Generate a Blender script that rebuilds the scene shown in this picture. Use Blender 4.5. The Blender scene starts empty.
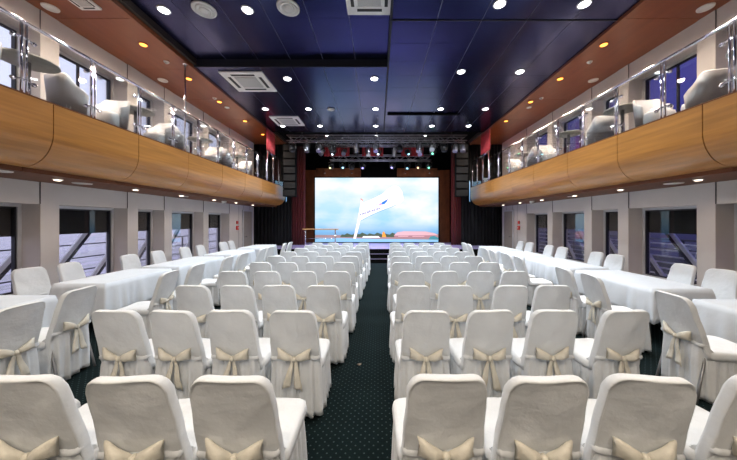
import bpy, math, random
from mathutils import Vector, Matrix
R = random.Random(7)
PI = math.pi
scene = bpy.context.scene
COL = scene.collection

# ------------------------------------------------------------------ helpers
class MB:
    def __init__(s): s.v, s.f, s.sm = [], [], []
    def add(s, vs, fs, smooth=False):
        b = len(s.v); s.v += [tuple(p) for p in vs]
        for f in fs: s.f.append([b + i for i in f]); s.sm.append(smooth)
        return s
    def box(s, x0, x1, y0, y1, z0, z1):
        v = [(x, y, z) for x in (x0, x1) for y in (y0, y1) for z in (z0, z1)]
        return s.add(v, [(0,1,3,2),(4,6,7,5),(0,4,5,1),(2,3,7,6),(0,2,6,4),(1,5,7,3)])
    def rings(s, rings, cap0=True, cap1=True, closed=True, smooth=True):
        n = len(rings[0]); vs = [p for r in rings for p in r]; fs = []
        for k in range(len(rings) - 1):
            for i in range(n if closed else n - 1):
                j = (i + 1) % n
                fs.append((k*n+i, k*n+j, (k+1)*n+j, (k+1)*n+i))
        s.add(vs, fs, smooth)
        b = len(s.v) - len(vs)
        if cap0: s.f.append([b + i for i in reversed(range(n))]); s.sm.append(smooth)
        if cap1: s.f.append([b + (len(rings)-1)*n + i for i in range(n)]); s.sm.append(smooth)
        return s
    def tube(s, pts, r, n=8, sx=1.0):
        pts = [Vector(p) for p in pts]; rs = []
        rr = r if isinstance(r, (list, tuple)) else [r]*len(pts)
        for i, p in enumerate(pts):
            t = (pts[min(i+1, len(pts)-1)] - pts[max(i-1, 0)]).normalized()
            u = t.cross(Vector((0,0,1)))
            if u.length < 1e-3: u = Vector((1,0,0))
            u.normalize(); w = t.cross(u)
            rs.append([p + (u*math.cos(a)*sx + w*math.sin(a))*rr[i] for a in [2*PI*k/n for k in range(n)]])
        return s.rings(rs)
    def bar(s, p0, p1, w, h):
        p0, p1 = Vector(p0), Vector(p1); t = (p1-p0).normalized()
        u = t.cross(Vector((0,0,1)))
        if u.length < 1e-3: u = Vector((1,0,0))
        u.normalize(); q = t.cross(u)
        return s.rings([[p+u*a*w/2+q*b*h/2 for a, b in ((-1,-1),(1,-1),(1,1),(-1,1))] for p in (p0, p1)], smooth=False)
    def lathe(s, prof, c=(0,0,0), n=24, axis='z', smooth=True):
        rs = []
        for r, z in prof:
            ring = []
            for k in range(n):
                a = 2*PI*k/n; x, y = r*math.cos(a), r*math.sin(a)
                if axis == 'z': ring.append((c[0]+x, c[1]+y, c[2]+z))
                elif axis == 'y': ring.append((c[0]+x, c[1]+z, c[2]-y))
                else: ring.append((c[0]+z, c[1]+x, c[2]+y))
            rs.append(ring)
        return s.rings(rs, smooth=smooth)
    def mesh(s, name):
        m = bpy.data.meshes.new(name); m.from_pydata(s.v, [], s.f)
        m.polygons.foreach_set('use_smooth', s.sm); m.update(); return m
    def build(s, name, mat, parent=None, bevel=0, **props):
        m = s.mesh(name); m.materials.append(mat)
        o = bpy.data.objects.new(name, m); COL.objects.link(o)
        if parent: o.parent = parent
        if bevel:
            b = o.modifiers.new('Bevel', 'BEVEL'); b.width = bevel; b.segments = 2; b.limit_method = 'ANGLE'
        for k, v in props.items(): o[k] = v
        return o

def thing(name, label, cat, loc=(0,0,0), rz=0, group=None, kind=None):
    o = bpy.data.objects.new(name, None); COL.objects.link(o)
    o.empty_display_size = .1
    o.location = loc; o.rotation_euler = (0,0,rz)
    if label: o['label'] = label; o['category'] = cat
    if group: o['group'] = group
    if kind: o['kind'] = kind
    return o
def tag(o, label, cat, group=None):
    o['label'] = label; o['category'] = cat
    if group: o['group'] = group
    return o
def kids(o): return [c for c in ALLKIDS.get(o, [])]
ALLKIDS = {}
def copy_tree(root, loc, rz, label=None, group=None):
    def cp(o, par):
        c = o.copy(); COL.objects.link(c); c.parent = par
        for ch in o.children: cp(ch, c)
        return c
    r = cp(root, None); r.location = loc; r.rotation_euler = (0,0,rz)
    if label: r['label'] = label
    if group: r['group'] = group
    return r
ORD = ['first','second','third','fourth','fifth','sixth','seventh','eighth','ninth','tenth','eleventh','twelfth','thirteenth','fourteenth']

# ------------------------------------------------------------------ materials
def nodes(name):
    m = bpy.data.materials.new(name); m.use_nodes = True
    nt = m.node_tree; b = nt.nodes['Principled BSDF']
    return m, nt, b
def mat(name, col, rough=.5, metal=0, noise=0, scale=8, bump=0, bscale=40, spec=.5, stretch=(1,1,1), col2=None, sheen=0, coat=0):
    m, nt, b = nodes(name)
    b.inputs['Roughness'].default_value = rough; b.inputs['Metallic'].default_value = metal
    b.inputs['Specular IOR Level'].default_value = spec
    b.inputs['Sheen Weight'].default_value = sheen
    b.inputs['Coat Weight'].default_value = coat; b.inputs['Coat Roughness'].default_value = .12
    c = (*col, 1)
    b.inputs['Base Color'].default_value = c
    tc = nt.nodes.new('ShaderNodeTexCoord'); mp = nt.nodes.new('ShaderNodeMapping')
    mp.inputs['Scale'].default_value = stretch
    nt.links.new(tc.outputs['Object'], mp.inputs['Vector'])
    nz = nt.nodes.new('ShaderNodeTexNoise'); nz.inputs['Scale'].default_value = scale; nz.inputs['Detail'].default_value = 5
    nt.links.new(mp.outputs[0], nz.inputs['Vector'])
    rp = nt.nodes.new('ShaderNodeValToRGB')
    c2 = (*(col2 or tuple(x*(1-noise) for x in col)), 1)
    rp.color_ramp.elements[0].position = .3; rp.color_ramp.elements[1].position = .7
    rp.color_ramp.elements[0].color = c2; rp.color_ramp.elements[1].color = c
    nt.links.new(nz.outputs['Fac'], rp.inputs[0]); nt.links.new(rp.outputs[0], b.inputs['Base Color'])
    if bump:
        n2 = nt.nodes.new('ShaderNodeTexNoise'); n2.inputs['Scale'].default_value = bscale; n2.inputs['Detail'].default_value = 3
        nt.links.new(mp.outputs[0], n2.inputs['Vector'])
        bp = nt.nodes.new('ShaderNodeBump'); bp.inputs['Strength'].default_value = bump; bp.inputs['Distance'].default_value = .02
        nt.links.new(n2.outputs['Fac'], bp.inputs['Height']); nt.links.new(bp.outputs[0], b.inputs['Normal'])
    return m
def emit(name, col, s):
    if name.startswith('screen_'): s *= .78
    m, nt, b = nodes(name)
    b.inputs['Base Color'].default_value = (*[min(1, c)*.5 for c in col], 1)
    b.inputs['Emission Color'].default_value = (*col, 1); b.inputs['Emission Strength'].default_value = s
    return m
def glassm(name, tint, refl=1.0, rough=0.0):
    m = bpy.data.materials.new(name); m.use_nodes = True; nt = m.node_tree; nt.nodes.clear()
    out = nt.nodes.new('ShaderNodeOutputMaterial'); mix = nt.nodes.new('ShaderNodeMixShader')
    tr = nt.nodes.new('ShaderNodeBsdfTransparent'); tr.inputs[0].default_value = (*tint, 1)
    gl = nt.nodes.new('ShaderNodeBsdfGlossy'); gl.inputs['Roughness'].default_value = rough
    fr = nt.nodes.new('ShaderNodeLayerWeight'); fr.inputs[0].default_value = .25
    ml = nt.nodes.new('ShaderNodeMath'); ml.operation = 'MULTIPLY_ADD'; ml.inputs[1].default_value = refl*.6; ml.inputs[2].default_value = .05*refl
    nt.links.new(fr.outputs['Fresnel'], ml.inputs[0]); nt.links.new(ml.outputs[0], mix.inputs[0])
    nt.links.new(tr.outputs[0], mix.inputs[1]); nt.links.new(gl.outputs[0], mix.inputs[2]); nt.links.new(mix.outputs[0], out.inputs[0])
    return m

M = {}
M['cover'] = mat('chair_cover_fabric', (.70,.735,.77), .75, noise=.10, scale=5, bump=.35, bscale=14, sheen=.15)
M['bow'] = mat('satin_bow_fabric', (.72,.69,.60), .45, noise=.12, scale=20, bump=.3, bscale=30)
M['cloth'] = mat('tablecloth_fabric', (.64,.68,.73), .7, noise=.05, scale=4, bump=.25, bscale=9)
M['black_metal'] = mat('black_metal', (.012,.012,.014), .4, noise=.3)
M['dark_leg'] = mat('dark_steel', (.25,.25,.26), .35, metal=.8, noise=.2)
M['board'] = mat('table_board', (.35,.25,.16), .5, noise=.3, stretch=(1,8,1))
M['cream'] = mat('cream_wall_panel', (.60,.56,.54), .55, noise=.05, scale=3)
M['seam'] = mat('wall_seam', (.10,.09,.09), .6, noise=.2)
M['frame'] = mat('window_frame', (.55,.55,.58), .4, noise=.08)
M['gasket'] = mat('window_gasket', (.012,.012,.02), .5, noise=.2)
M['blind'] = mat('black_roller_blind', (.006,.006,.007), .8, noise=.3)
M['wood'] = mat('golden_wood_veneer', (.52,.225,.050), .32, noise=.28, scale=3.5, stretch=(1,.35,6), bump=.03, bscale=10, coat=.25)
M['soffit'] = mat('shade_toned_soffit_wood', (.15,.050,.018), .5, noise=.2, scale=3, stretch=(4,.4,1), spec=.3)  # front wood toned darker, weaker light under the balcony put into colour
M['brownceil'] = mat('reddish_brown_ceiling_panel', (.235,.066,.022), .35, noise=.2, scale=2.5, stretch=(3,.5,1), coat=.1)
M['gap'] = mat('dark_joint', (.02,.01,.006), .7, noise=.2)
M['navy'] = mat('navy_gloss_ceiling_panel', (.034,.042,.135), .27, metal=.94, noise=.25, scale=1.2, bump=.10, bscale=1.6, spec=.5, coat=.15)
M['navyedge'] = mat('navy_matte_edge', (.006,.007,.014), .6, noise=.2)
M['metalline'] = mat('ceiling_joint_trim', (.16,.17,.24), .35, metal=.6, noise=.1)
M['chrome'] = mat('polished_steel', (.72,.70,.74), .14, metal=1, noise=.06)
M['white'] = mat('white_plastic', (.78,.77,.74), .45, noise=.04)
M['grille'] = mat('grey_grille', (.52,.52,.50), .6, noise=.2, scale=60)
M['slotdark'] = mat('vent_slot', (.03,.03,.03), .7, noise=.2)
M['black'] = mat('black_cloth', (.0025,.0025,.0035), .85, noise=.3, scale=3)
M['blackpaint'] = mat('black_stage_paint', (.0015,.0015,.002), .9, spec=.1, noise=.3)
M['stage'] = mat('glossy_stage_floor', (.34,.30,.48), .25, noise=.15, scale=3)
M['red'] = mat('red_velvet', (.50,.012,.02), .7, noise=.35, scale=12, sheen=.3)
M['darkred'] = mat('dark_red_velvet', (.14,.006,.008), .8, noise=.35, scale=12, sheen=.2)
M['panelwood'] = mat('rust_wood_panel', (.25,.070,.024), .35, noise=.5, scale=4, stretch=(1,1,.5))
M['railwood'] = mat('oak_handrail', (.55,.30,.12), .35, noise=.2, stretch=(.4,4,4))
M['armchair'] = mat('pale_armchair_vinyl', (.74,.72,.72), .4, noise=.06)
M['tabletop'] = mat('pale_round_tabletop', (.55,.55,.50), .5, noise=.2, scale=10)
M['truss'] = mat('aluminium_truss', (.45,.45,.50), .3, metal=.9, noise=.2)
M['railwhite'] = mat('white_rail_and_highlight', (.85,.85,.88), .4, noise=.08)
M['raildark'] = mat('dark_painted_rail', (.02,.02,.035), .4, noise=.08)
M['redplastic'] = mat('red_alarm_plastic', (.6,.03,.02), .4, noise=.05)
M['door'] = mat('grey_beige_door', (.34,.30,.26), .45, noise=.1)
M['paper'] = mat('brown_paper_scrap', (.32,.24,.18), .8, noise=.2)
M['added_bank'] = mat('added_bank_dark', (.035,.035,.07), .6, noise=.7, scale=.8)
M['deck'] = mat('outer_deck_paint', (.30,.27,.38), .5, noise=.2)
M['glass'] = glassm('clear_glass_pane', (.95,.96,.97), .55)
M['railglass'] = glassm('railing_glass', (.94,.96,.96), .6)
M['lamp'] = emit('lamp_diffuser_cool', (.95,.97,1.0), 14)
M['warmlamp'] = emit('lamp_diffuser_warm', (1.0,.36,.05), 3.5)
M['softlamp'] = emit('lamp_diffuser_soft', (1.0,.86,.68), 5)

# carpet : dark green black with a lattice of tiny pale dots
m, nt, b = nodes('dotted_carpet'); M['carpet'] = m
tc = nt.nodes.new('ShaderNodeTexCoord'); mp = nt.nodes.new('ShaderNodeMapping')
mp.inputs['Rotation'].default_value = (0,0,PI/4); mp.inputs['Scale'].default_value = (21,21,21)
nt.links.new(tc.outputs['Object'], mp.inputs[0])
sep = nt.nodes.new('ShaderNodeSeparateXYZ'); nt.links.new(mp.outputs[0], sep.inputs[0])
comb = nt.nodes.new('ShaderNodeCombineXYZ')
for ax in 'XY':
    fr = nt.nodes.new('ShaderNodeMath'); fr.operation = 'FRACT'; nt.links.new(sep.outputs[ax], fr.inputs[0])
    sb = nt.nodes.new('ShaderNodeMath'); sb.operation = 'SUBTRACT'; sb.inputs[1].default_value = .5
    nt.links.new(fr.outputs[0], sb.inputs[0]); nt.links.new(sb.outputs[0], comb.inputs[ax])
ln = nt.nodes.new('ShaderNodeVectorMath'); ln.operation = 'LENGTH'; nt.links.new(comb.outputs[0], ln.inputs[0])
lt = nt.nodes.new('ShaderNodeMath'); lt.operation = 'LESS_THAN'; lt.inputs[1].default_value = .13; nt.links.new(ln.outputs['Value'], lt.inputs[0])
nz = nt.nodes.new('ShaderNodeTexNoise'); nz.inputs['Scale'].default_value = 60; nt.links.new(tc.outputs['Object'], nz.inputs[0])
rp = nt.nodes.new('ShaderNodeValToRGB'); rp.color_ramp.elements[0].color = (.002,.006,.007,1); rp.color_ramp.elements[1].color = (.005,.012,.013,1)
nt.links.new(nz.outputs[0], rp.inputs[0])
mx = nt.nodes.new('ShaderNodeMix'); mx.data_type = 'RGBA'
nt.links.new(lt.outputs[0], mx.inputs[0]); nt.links.new(rp.outputs[0], mx.inputs[6]); mx.inputs[7].default_value = (.04,.06,.065,1)
nt.links.new(mx.outputs[2], b.inputs['Base Color']); b.inputs['Roughness'].default_value = .95; b.inputs['Specular IOR Level'].default_value = .1

# river
m, nt, b = nodes('rippled_river_water'); M['water'] = m
tc = nt.nodes.new('ShaderNodeTexCoord'); mp = nt.nodes.new('ShaderNodeMapping'); mp.inputs['Scale'].default_value = (1.2,.35,1)
nt.links.new(tc.outputs['Object'], mp.inputs[0])
nz = nt.nodes.new('ShaderNodeTexNoise'); nz.inputs['Scale'].default_value = 1.6; nz.inputs['Detail'].default_value = 6; nt.links.new(mp.outputs[0], nz.inputs[0])
rp = nt.nodes.new('ShaderNodeValToRGB'); rp.color_ramp.elements[0].position = .42; rp.color_ramp.elements[1].position = .58
rp.color_ramp.elements[0].color = (.06,.045,.07,1); rp.color_ramp.elements[1].color = (.30,.27,.40,1)
nt.links.new(nz.outputs[0], rp.inputs[0]); nt.links.new(rp.outputs[0], b.inputs['Base Color'])
b.inputs['Roughness'].default_value = .25
bp = nt.nodes.new('ShaderNodeBump'); bp.inputs['Strength'].default_value = .6; nt.links.new(nz.outputs[0], bp.inputs['Height']); nt.links.new(bp.outputs[0], b.inputs['Normal'])

# screen picture : clouds over a river
m, nt, b = nodes('led_screen_sky'); M['screen'] = m
tc = nt.nodes.new('ShaderNodeTexCoord'); sep = nt.nodes.new('ShaderNodeSeparateXYZ'); nt.links.new(tc.outputs['Object'], sep.inputs[0])
mp = nt.nodes.new('ShaderNodeMapping'); mp.inputs['Scale'].default_value = (.5,.5,1.0); mp.inputs['Location'].default_value = (3.1,0,.2)
nt.links.new(tc.outputs['Object'], mp.inputs[0])
nz = nt.nodes.new('ShaderNodeTexNoise'); nz.inputs['Scale'].default_value = .8; nz.inputs['Detail'].default_value = 5; nt.links.new(mp.outputs[0], nz.inputs[0])
gr = nt.nodes.new('ShaderNodeMapRange'); gr.inputs[1].default_value = 0; gr.inputs[2].default_value = 3.49; nt.links.new(sep.outputs['Z'], gr.inputs[0])
sky = nt.nodes.new('ShaderNodeValToRGB'); e = sky.color_ramp.elements
e[0].position = 0; e[0].color = (.16,.35,.62,1); e[1].position = 1; e[1].color = (.42,.74,.86,1)
for p_, c_ in ((.09,(.20,.40,.68,1)), (.16,(.20,.48,.82,1)), (.32,(.36,.68,.90,1)), (.55,(.50,.76,.90,1))):
    q = e.new(p_); q.color = c_
nt.links.new(gr.outputs[0], sky.inputs[0])
ad = nt.nodes.new('ShaderNodeMath'); ad.operation = 'MULTIPLY_ADD'; ad.inputs[1].default_value = .0; ad.inputs[2].default_value = 0
cl = nt.nodes.new('ShaderNodeValToRGB'); cl.color_ramp.elements[0].position = .36; cl.color_ramp.elements[1].position = .60
nt.links.new(nz.outputs[0], cl.inputs[0])
msk = nt.nodes.new('ShaderNodeMapRange'); msk.inputs[1].default_value = .5; msk.inputs[2].default_value = 1.3; nt.links.new(sep.outputs['Z'], msk.inputs[0])
mu = nt.nodes.new('ShaderNodeMath'); mu.operation = 'MULTIPLY'; nt.links.new(cl.outputs[0], mu.inputs[0]); nt.links.new(msk.outputs[0], mu.inputs[1])
mx = nt.nodes.new('ShaderNodeMix'); mx.data_type = 'RGBA'; nt.links.new(mu.outputs[0], mx.inputs[0]); nt.links.new(sky.outputs[0], mx.inputs[6]); mx.inputs[7].default_value = (.90,.92,.98,1)
nt.links.new(mx.outputs[2], b.inputs['Emission Color']); b.inputs['Emission Strength'].default_value = .84
b.inputs['Base Color'].default_value = (.01,.01,.01,1); b.inputs['Roughness'].default_value = .5
SC = {k: emit('screen_' + k, c, s) for k, c, s in (
    ('flag', (1.0,.90,.95), 1.12), ('pole', (1.0,.86,.86), 1.1), ('blue', (.03,.22,.75), 1), ('cyan', (.25,.50,.72), 1), ('pink', (.90,.35,.85), 1), ('ink', (.10,.20,.42), 1),
    ('tree', (.06,.09,.05), 1), ('roof', (.70,.42,.45), 1), ('wall', (.42,.20,.22), 1), ('orange', (.95,.35,.04), 1), ('shore', (.35,.22,.22), 1),
    ('red', (.7,.2,.12), 1), ('teal', (.05,.25,.3), 1))}

# ------------------------------------------------------------------ camera
F = 270.0
cam = bpy.data.cameras.new('camera'); co = bpy.data.objects.new('camera', cam); COL.objects.link(co)
cam.sensor_width = 36; cam.lens = 36*F/737; cam.shift_x = -9.5/737; cam.shift_y = -9.0/737; cam.clip_start = .05; cam.clip_end = 800
co.location = (0,0,1.68); co.rotation_euler = (PI/2,0,0)
scene.camera = co

# ------------------------------------------------------------------ constants
WX, GX, RX = 5.75, 6.12, 4.35      # wall front, glass, balcony edge
YB, YW, YS = -4.0, 12.5, 11.4      # back of room, end of side walls, stage front
ZF, ZC, ZB, ZU = 3.12, 5.30, 2.36, 5.28
NICHES = [(-1.55,-.2), (.10,1.40), (1.66,3.0), (3.26,4.6), (4.87,6.2), (6.47,7.27), (7.53,8.9), (9.16,10.45)]

st = lambda mb, name, mt, parent=None, **k: mb.build(name, mt, parent, kind='structure', **k) if parent is None else mb.build(name, mt, parent, **k)
# floor
st(MB().box(-6.6, 6.6, YB, 17, -.12, 0), 'floor', M['carpet'])
# walls with niches on two decks
for s, side in ((-1, 'left'), (1, 'right')):
    mb = MB()
    def bx(a, b_, y0, y1, z0, z1): mb.box(min(s*a, s*b_), max(s*a, s*b_), y0, y1, z0, z1)
    for (z0, z1, sill, head) in ((0, ZB, .42, 1.97), (ZF, ZU+.1, 3.34, 4.93)):
        y = YB
        for (a, c) in NICHES:
            bx(WX, 6.25, y, a, z0, z1)
            bx(WX+.012, 6.25, a, c, head, z1)
            bx(WX+.012, 6.25, a, c, z0, sill)
            y = c
        bx(WX, 6.25, y, YW, z0, z1)
    w = st(mb, 'wall_' + side, M['cream'])
    sm = MB()
    for (a, c) in NICHES:
        for z0, z1 in ((1.97, ZB), (4.93, ZU)):
            sm.box(min(s*(WX-.002), s*(WX+.02)), max(s*(WX-.002), s*(WX+.02)), c-.004, c+.004, z0, z1)
    for yy in (11.15, 11.55, 12.1):
        sm.box(min(s*(WX-.002), s*(WX+.02)), max(s*(WX-.002), s*(WX+.02)), yy-.008, yy+.008, .0, ZB)
    sm.build('panel_seam', M['seam'], w)
    # skirting
    st(MB().box(min(s*(WX-.02), s*WX), max(s*(WX-.02), s*WX), YB, YW, 0, .1), 'baseboard_' + side, M['frame'])
st(MB().box(-6.6, 6.6, YB-.2, YB, 0, 5.5), 'wall_back', M['cream'])
st(MB().box(-6.6, 6.6, 17, 17.2, 0, 5.6).box(-6.6,-6.25,YW,17,0,5.6).box(6.25,6.6,YW,17,0,5.6), 'wall_front', M['blackpaint'])

# windows
n = 0
for s in (-1, 1):
    for lvl, (z0, z1) in enumerate(((.42, 1.97), (3.34, 4.93))):
        for (a, c) in NICHES:
            n += 1
            w = thing('window_%d' % n, None, None, (s*GX, (a+c)/2, z0), 0, kind='structure')
            hw, hh = (c-a)/2, z1-z0
            def xb(mb, x0, x1, *r): return mb.box(min(s*x0, s*x1), max(s*x0, s*x1), *r)
            f = MB()
            for y0, y1, q0, q1 in ((-hw, -hw+.05, 0, hh), (hw-.05, hw, 0, hh), (-hw+.05, hw-.05, 0, .05), (-hw+.05, hw-.05, hh-.05, hh)):
                xb(f, -.05, .06, y0, y1, q0, q1)
            f.build('frame', M['frame'], w)
            g = MB()
            for y0, y1, q0, q1 in ((-hw+.05, -hw+.075, .05, hh-.05), (hw-.075, hw-.05, .05, hh-.05), (-hw+.075, hw-.075, .05, .075), (-hw+.075, hw-.075, hh-.075, hh-.05)):
                xb(g, -.03, .03, y0, y1, q0, q1)
            g.build('gasket', M['gasket'], w)
            xb(MB(), 0, .008, -hw+.055, hw-.055, .055, hh-.055).build('pane', M['glass'], w)
            if lvl == 0:
                bl = xb(MB(), .035, .045, -hw+.05, hw-.05, 1.42-z0, hh-.05)
                bl.tube([(s*.06, -hw+.06, hh-.09), (s*.06, hw-.06, hh-.09)], .02, 8)
                bl.build('roller_blind', M['blind'], w)
            else:
                xb(MB(), .02, .05, -.02, .02, .05, hh-.05).build('mullion', M['gasket'], w)

# doors at the far ends of the side walls
for k, s in enumerate((-1, 1)):
    d = thing('door_%d' % (k+1), None, None, (s*(WX-.005), 11.85, 0), 0, kind='structure')
    def xb(mb, x0, x1, *r): return mb.box(min(s*x0, s*x1), max(s*x0, s*x1), *r)
    xb(MB(), -.03, 0, -.38, .38, 0, 2.1).build('door_leaf', M['door'], d, bevel=.004)
    fr = MB(); xb(fr, -.045, 0, -.44, -.38, 0, 2.16); xb(fr, -.045, 0, .38, .44, 0, 2.16); xb(fr, -.045, 0, -.38, .38, 2.1, 2.16)
    fr.build('door_frame', M['frame'], d)
    MB().tube([(-s*.03,-.3,1.0), (-s*.08,-.3,1.0), (-s*.08,-.18,1.0)], .011).build('door_handle', M['chrome'], d)
    side = ('left', 'right')[k]
    al = thing('fire_alarm_box', 'small red fire alarm box on the cream wall by the %s far door' % side, 'alarm', (s*WX, 10.98, 1.32))
    xb(MB(), -.06, -.002, -.06, .06, 0, .16).build('housing', M['redplastic'], al, bevel=.008)
    MB().lathe([(.022,0),(.022,.01)], (-s*.06 - (0.01 if s>0 else 0),0,.08), 12, 'x').build('push_button', M['white'], al)
    xb(MB(), -.05, -.002, -.05, .05, .24, .36).build('sounder', M['redplastic'], al, bevel=.01)

# ------------------------------------------------------------------ balconies (structure) with panelled wooden fronts
SEAMS = [YB, -2.7, -1.5, -.3, 1.0, 2.31, 3.62, 4.91, 6.2, 7.55, 8.84, 10.2, 11.5, 12.7]
for s, side in ((-1, 'left'), (1, 'right')):
    bal = thing('trim_balcony_' + side, None, None, (0,0,0), kind='structure')
    prof = [(RX, 3.24), (RX, 3.0), (RX, 2.86)] + [(4.76-.41*math.cos(t), 2.86-.455*math.sin(t)) for t in [PI/2*k/10 for k in range(1, 11)]]
    inner = [(x+.03 if i < 3 else 4.76-.38*math.cos(PI/2*(i-2)/10), z if i < 3 else 2.86-.425*math.sin(PI/2*(i-2)/10)) for i, (x, z) in enumerate(prof)]
    loop = prof + inner[::-1]
    for a, c in zip(SEAMS[:-1], SEAMS[1:]):
        mb = MB().rings([[(s*x, y, z) for x, z in loop] for y in (a+.006, c-.006)], smooth=False)
        MB.build(mb, 'front_panel', M['wood'], bal)
    x = lambda a, c, *r: MB().box(min(s*a, s*c), max(s*a, s*c), *r)
    for a, c in zip(SEAMS[:-1], SEAMS[1:]):
        x(4.768, WX+.02, a+.004, c-.004, 2.345, 2.405).build('soffit_panel', M['soffit'], bal)
    x(4.83, 6.2, YB, 12.69, 2.5, ZF).build('deck_slab', M['gap'], bal)
    x(4.39, 4.83, YB, 12.69, 2.9, ZF).build('slab_edge', M['gap'], bal)
    x(RX, RX+.04, YB, 12.7, 3.24, 3.262).build('edge_strip', M['soffit'], bal)
    # raised brown ceiling over the balcony
    bc = thing('ceiling_side_' + side, None, None, (0,0,0), kind='structure')
    ys = [YB] + [-3.2+1.6*k for k in range(10)] + [12.7]
    for a, c in zip(ys[:-1], ys[1:]):
        x(RX+.02, 6.2, a+.005, c-.005, ZU, ZU+.05).build('ceiling_panel', M['brownceil'], bc)
    x(RX-.03, RX+.02, YB, 12.7, ZU-.03, ZU+.26).build('fascia', M['brownceil'], bc)
    x(RX-.1, 6.3, YB, 12.7, ZU+.055, ZU+.3).build('upper_slab', M['gap'], bc)

# ------------------------------------------------------------------ balcony railings
def railing(s, side):
    r = thing('balcony_railing', 'chrome and glass railing along the %s balcony edge' % side, 'railing', (s*(RX+.06), 0, ZF+.02), group='balcony railings')
    MB().tube([(0,YB+.1,1.02), (0,10.6,1.02)], .024, 10).build('top_rail', M['chrome'], r)
    ys = [3.36+.815*k for k in range(-9, 10)]
    for y in ys:
        p = MB()
        p.tube([(0,y-.022,0), (0,y-.022,1.0)], .015, 8); p.tube([(0,y+.028,0), (0,y+.028,1.0)], .012, 8)
        p.box(-.05,.05,y-.05,y+.055,-.02,.012)
        post = p.build('post', M['chrome'], r)
        for z in (.3, .82):
            c = MB()
            c.tube([(0,y-.10,z-.02), (0,y-.03,z), (0,y+.04,z), (0,y+.10,z-.02)], .013, 6)
            for dy in (-.1, .1): c.lathe([(.001,-.014),(.026,-.012),(.026,.012),(.001,.014)], (0,y+dy,z-.02), 10, 'x')
            c.build('glass_clamp', M['chrome'], post)
    for a, c in zip(ys[:-1], ys[1:]):
        MB().box(-.005,.005,a+.06,c-.05,.03,.98).build('glass_panel', M['railglass'], r)
    # taller screen closing the far end
    for y in (10.75, 11.35, 12.0, 12.6):
        MB().tube([(0,y,0), (0,y,1.3)], .02, 8).build('end_post', M['chrome'], r)
    MB().box(-.005,.005,10.8,12.58,.05,1.28).build('end_glass_panel', M['railglass'], r)
    MB().tube([(0,10.7,1.3),(0,12.64,1.3)], .018, 8).build('end_rail', M['chrome'], r)
railing(-1, 'left'); railing(1, 'right')
hp = thing('hanging_pole', 'thin pale steel pole running from the ceiling edge down to the left balcony', 'pole', (-RX-.06, 6.17, 3.16))
MB().tube([(0,0,0), (0,0,2.1)], .017, 10).build('pole', M['chrome'], hp)
MB().lathe([(.05,2.09),(.05,2.11)], n=14).build('ceiling_flange', M['chrome'], hp)

# ------------------------------------------------------------------ main ceiling
SX = .22
def panel_ceiling(name, x0, x1, y0, y1, z, px, py, structure=True):
    c = thing(name, None, None, (0,0,0), kind='structure')
    MB().box(x0, x1, y0, y1, z+.02, z+.06).build('backing', M['navyedge'], c)
    nx = max(1, round((x1-x0)/px)); ny = max(1, round((y1-y0)/py)); RR = random.Random(int(abs(x0*10+y0*7)))
    mb = MB()
    for i in range(nx):
        for j in range(ny):
            a, b_ = x0+(x1-x0)*i/nx, x0+(x1-x0)*(i+1)/nx; c0, d0 = y0+(y1-y0)*j/ny, y0+(y1-y0)*(j+1)/ny
            mb.box(a+.008, b_-.008, c0+.003, d0-.003, z-RR.uniform(0,.003), z+.022)
    mb.build('ceiling_tile_field', M['navy'], c)
    t = MB()
    for i in range(1, nx):
        a = x0+(x1-x0)*i/nx; t.box(a-.005, a+.005, y0, y1, z+.004, z+.02)
    if nx > 1: t.build('joint_trim', M['metalline'], c)
    return c
panel_ceiling('ceiling', -RX+.03, SX, 6.35, 11.0, ZC, .76, 1.16)
panel_ceiling('ceiling_right', SX+.03, RX-.03, 4.88, 11.0, ZC, .82, .62)
panel_ceiling('ceiling_rear_left', -RX+.03, SX, YB, 6.33, 5.47, .76, 1.3)
panel_ceiling('ceiling_rear_right', SX+.03, RX-.03, YB, 4.86, 5.305, .82, 1.2)
mb = MB(); mb.box(-RX+.03, SX, 6.33, 6.35, ZC-.005, 5.53); mb.box(SX, SX+.03, 4.86, 11.0, ZC-.02, 5.53); mb.box(SX, SX+.03, YB, 4.86, ZC, 5.53); mb.box(SX+.03, RX-.03, 4.86, 4.88, ZC-.006, 5.4)
st(mb, 'trim_1', M['navyedge'])
st(MB().box(-6.3, 6.3, YB, 12.7, 5.6, 5.7), 'ceiling_deckhead', M['blackpaint'])
st(MB().box(-6.3, 6.3, 11.0, 17, 5.45, 5.55), 'ceiling_stage', M['blackpaint'])
tag(MB().box(.32, 2.75, 9.05, 9.13, ZC-.05, ZC-.006).build('ceiling_slot_diffuser', M['blackpaint']), 'long black linear slot fixed across the glossy ceiling', 'vent')

# ------------------------------------------------------------------ lights in the ceilings
def spot(parent, z, power, col, angle=120, blend=.9, size=.06, rot=None, loc=(0,0)):
    l = bpy.data.lights.new('bulb', 'SPOT'); l.energy = power; l.color = col; l.spot_size = math.radians(angle); l.spot_blend = blend; l.shadow_soft_size = size
    o = bpy.data.objects.new('bulb', l); COL.objects.link(o); o.parent = parent; o.location = (loc[0], loc[1], z)
    if rot: o.rotation_euler = rot
    return o
def fixture(name, r, ringmat, lampmat, label, cat, loc, group):
    f = thing(name, label, cat, loc, group=group)
    MB().lathe([(r*.78,-.004),(r*.8,-.014),(r,-.012),(r*1.04,0),(r*1.0,.004)], n=24).build('trim_ring', ringmat, f)
    MB().lathe([(.001,-.024),(r*.4,-.023),(r*.7,-.018),(r*.79,-.008),(r*.79,-.002)], n=24).build('diffuser', lampmat, f)
    return f
COOL = (.86, .94, 1.0)
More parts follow.
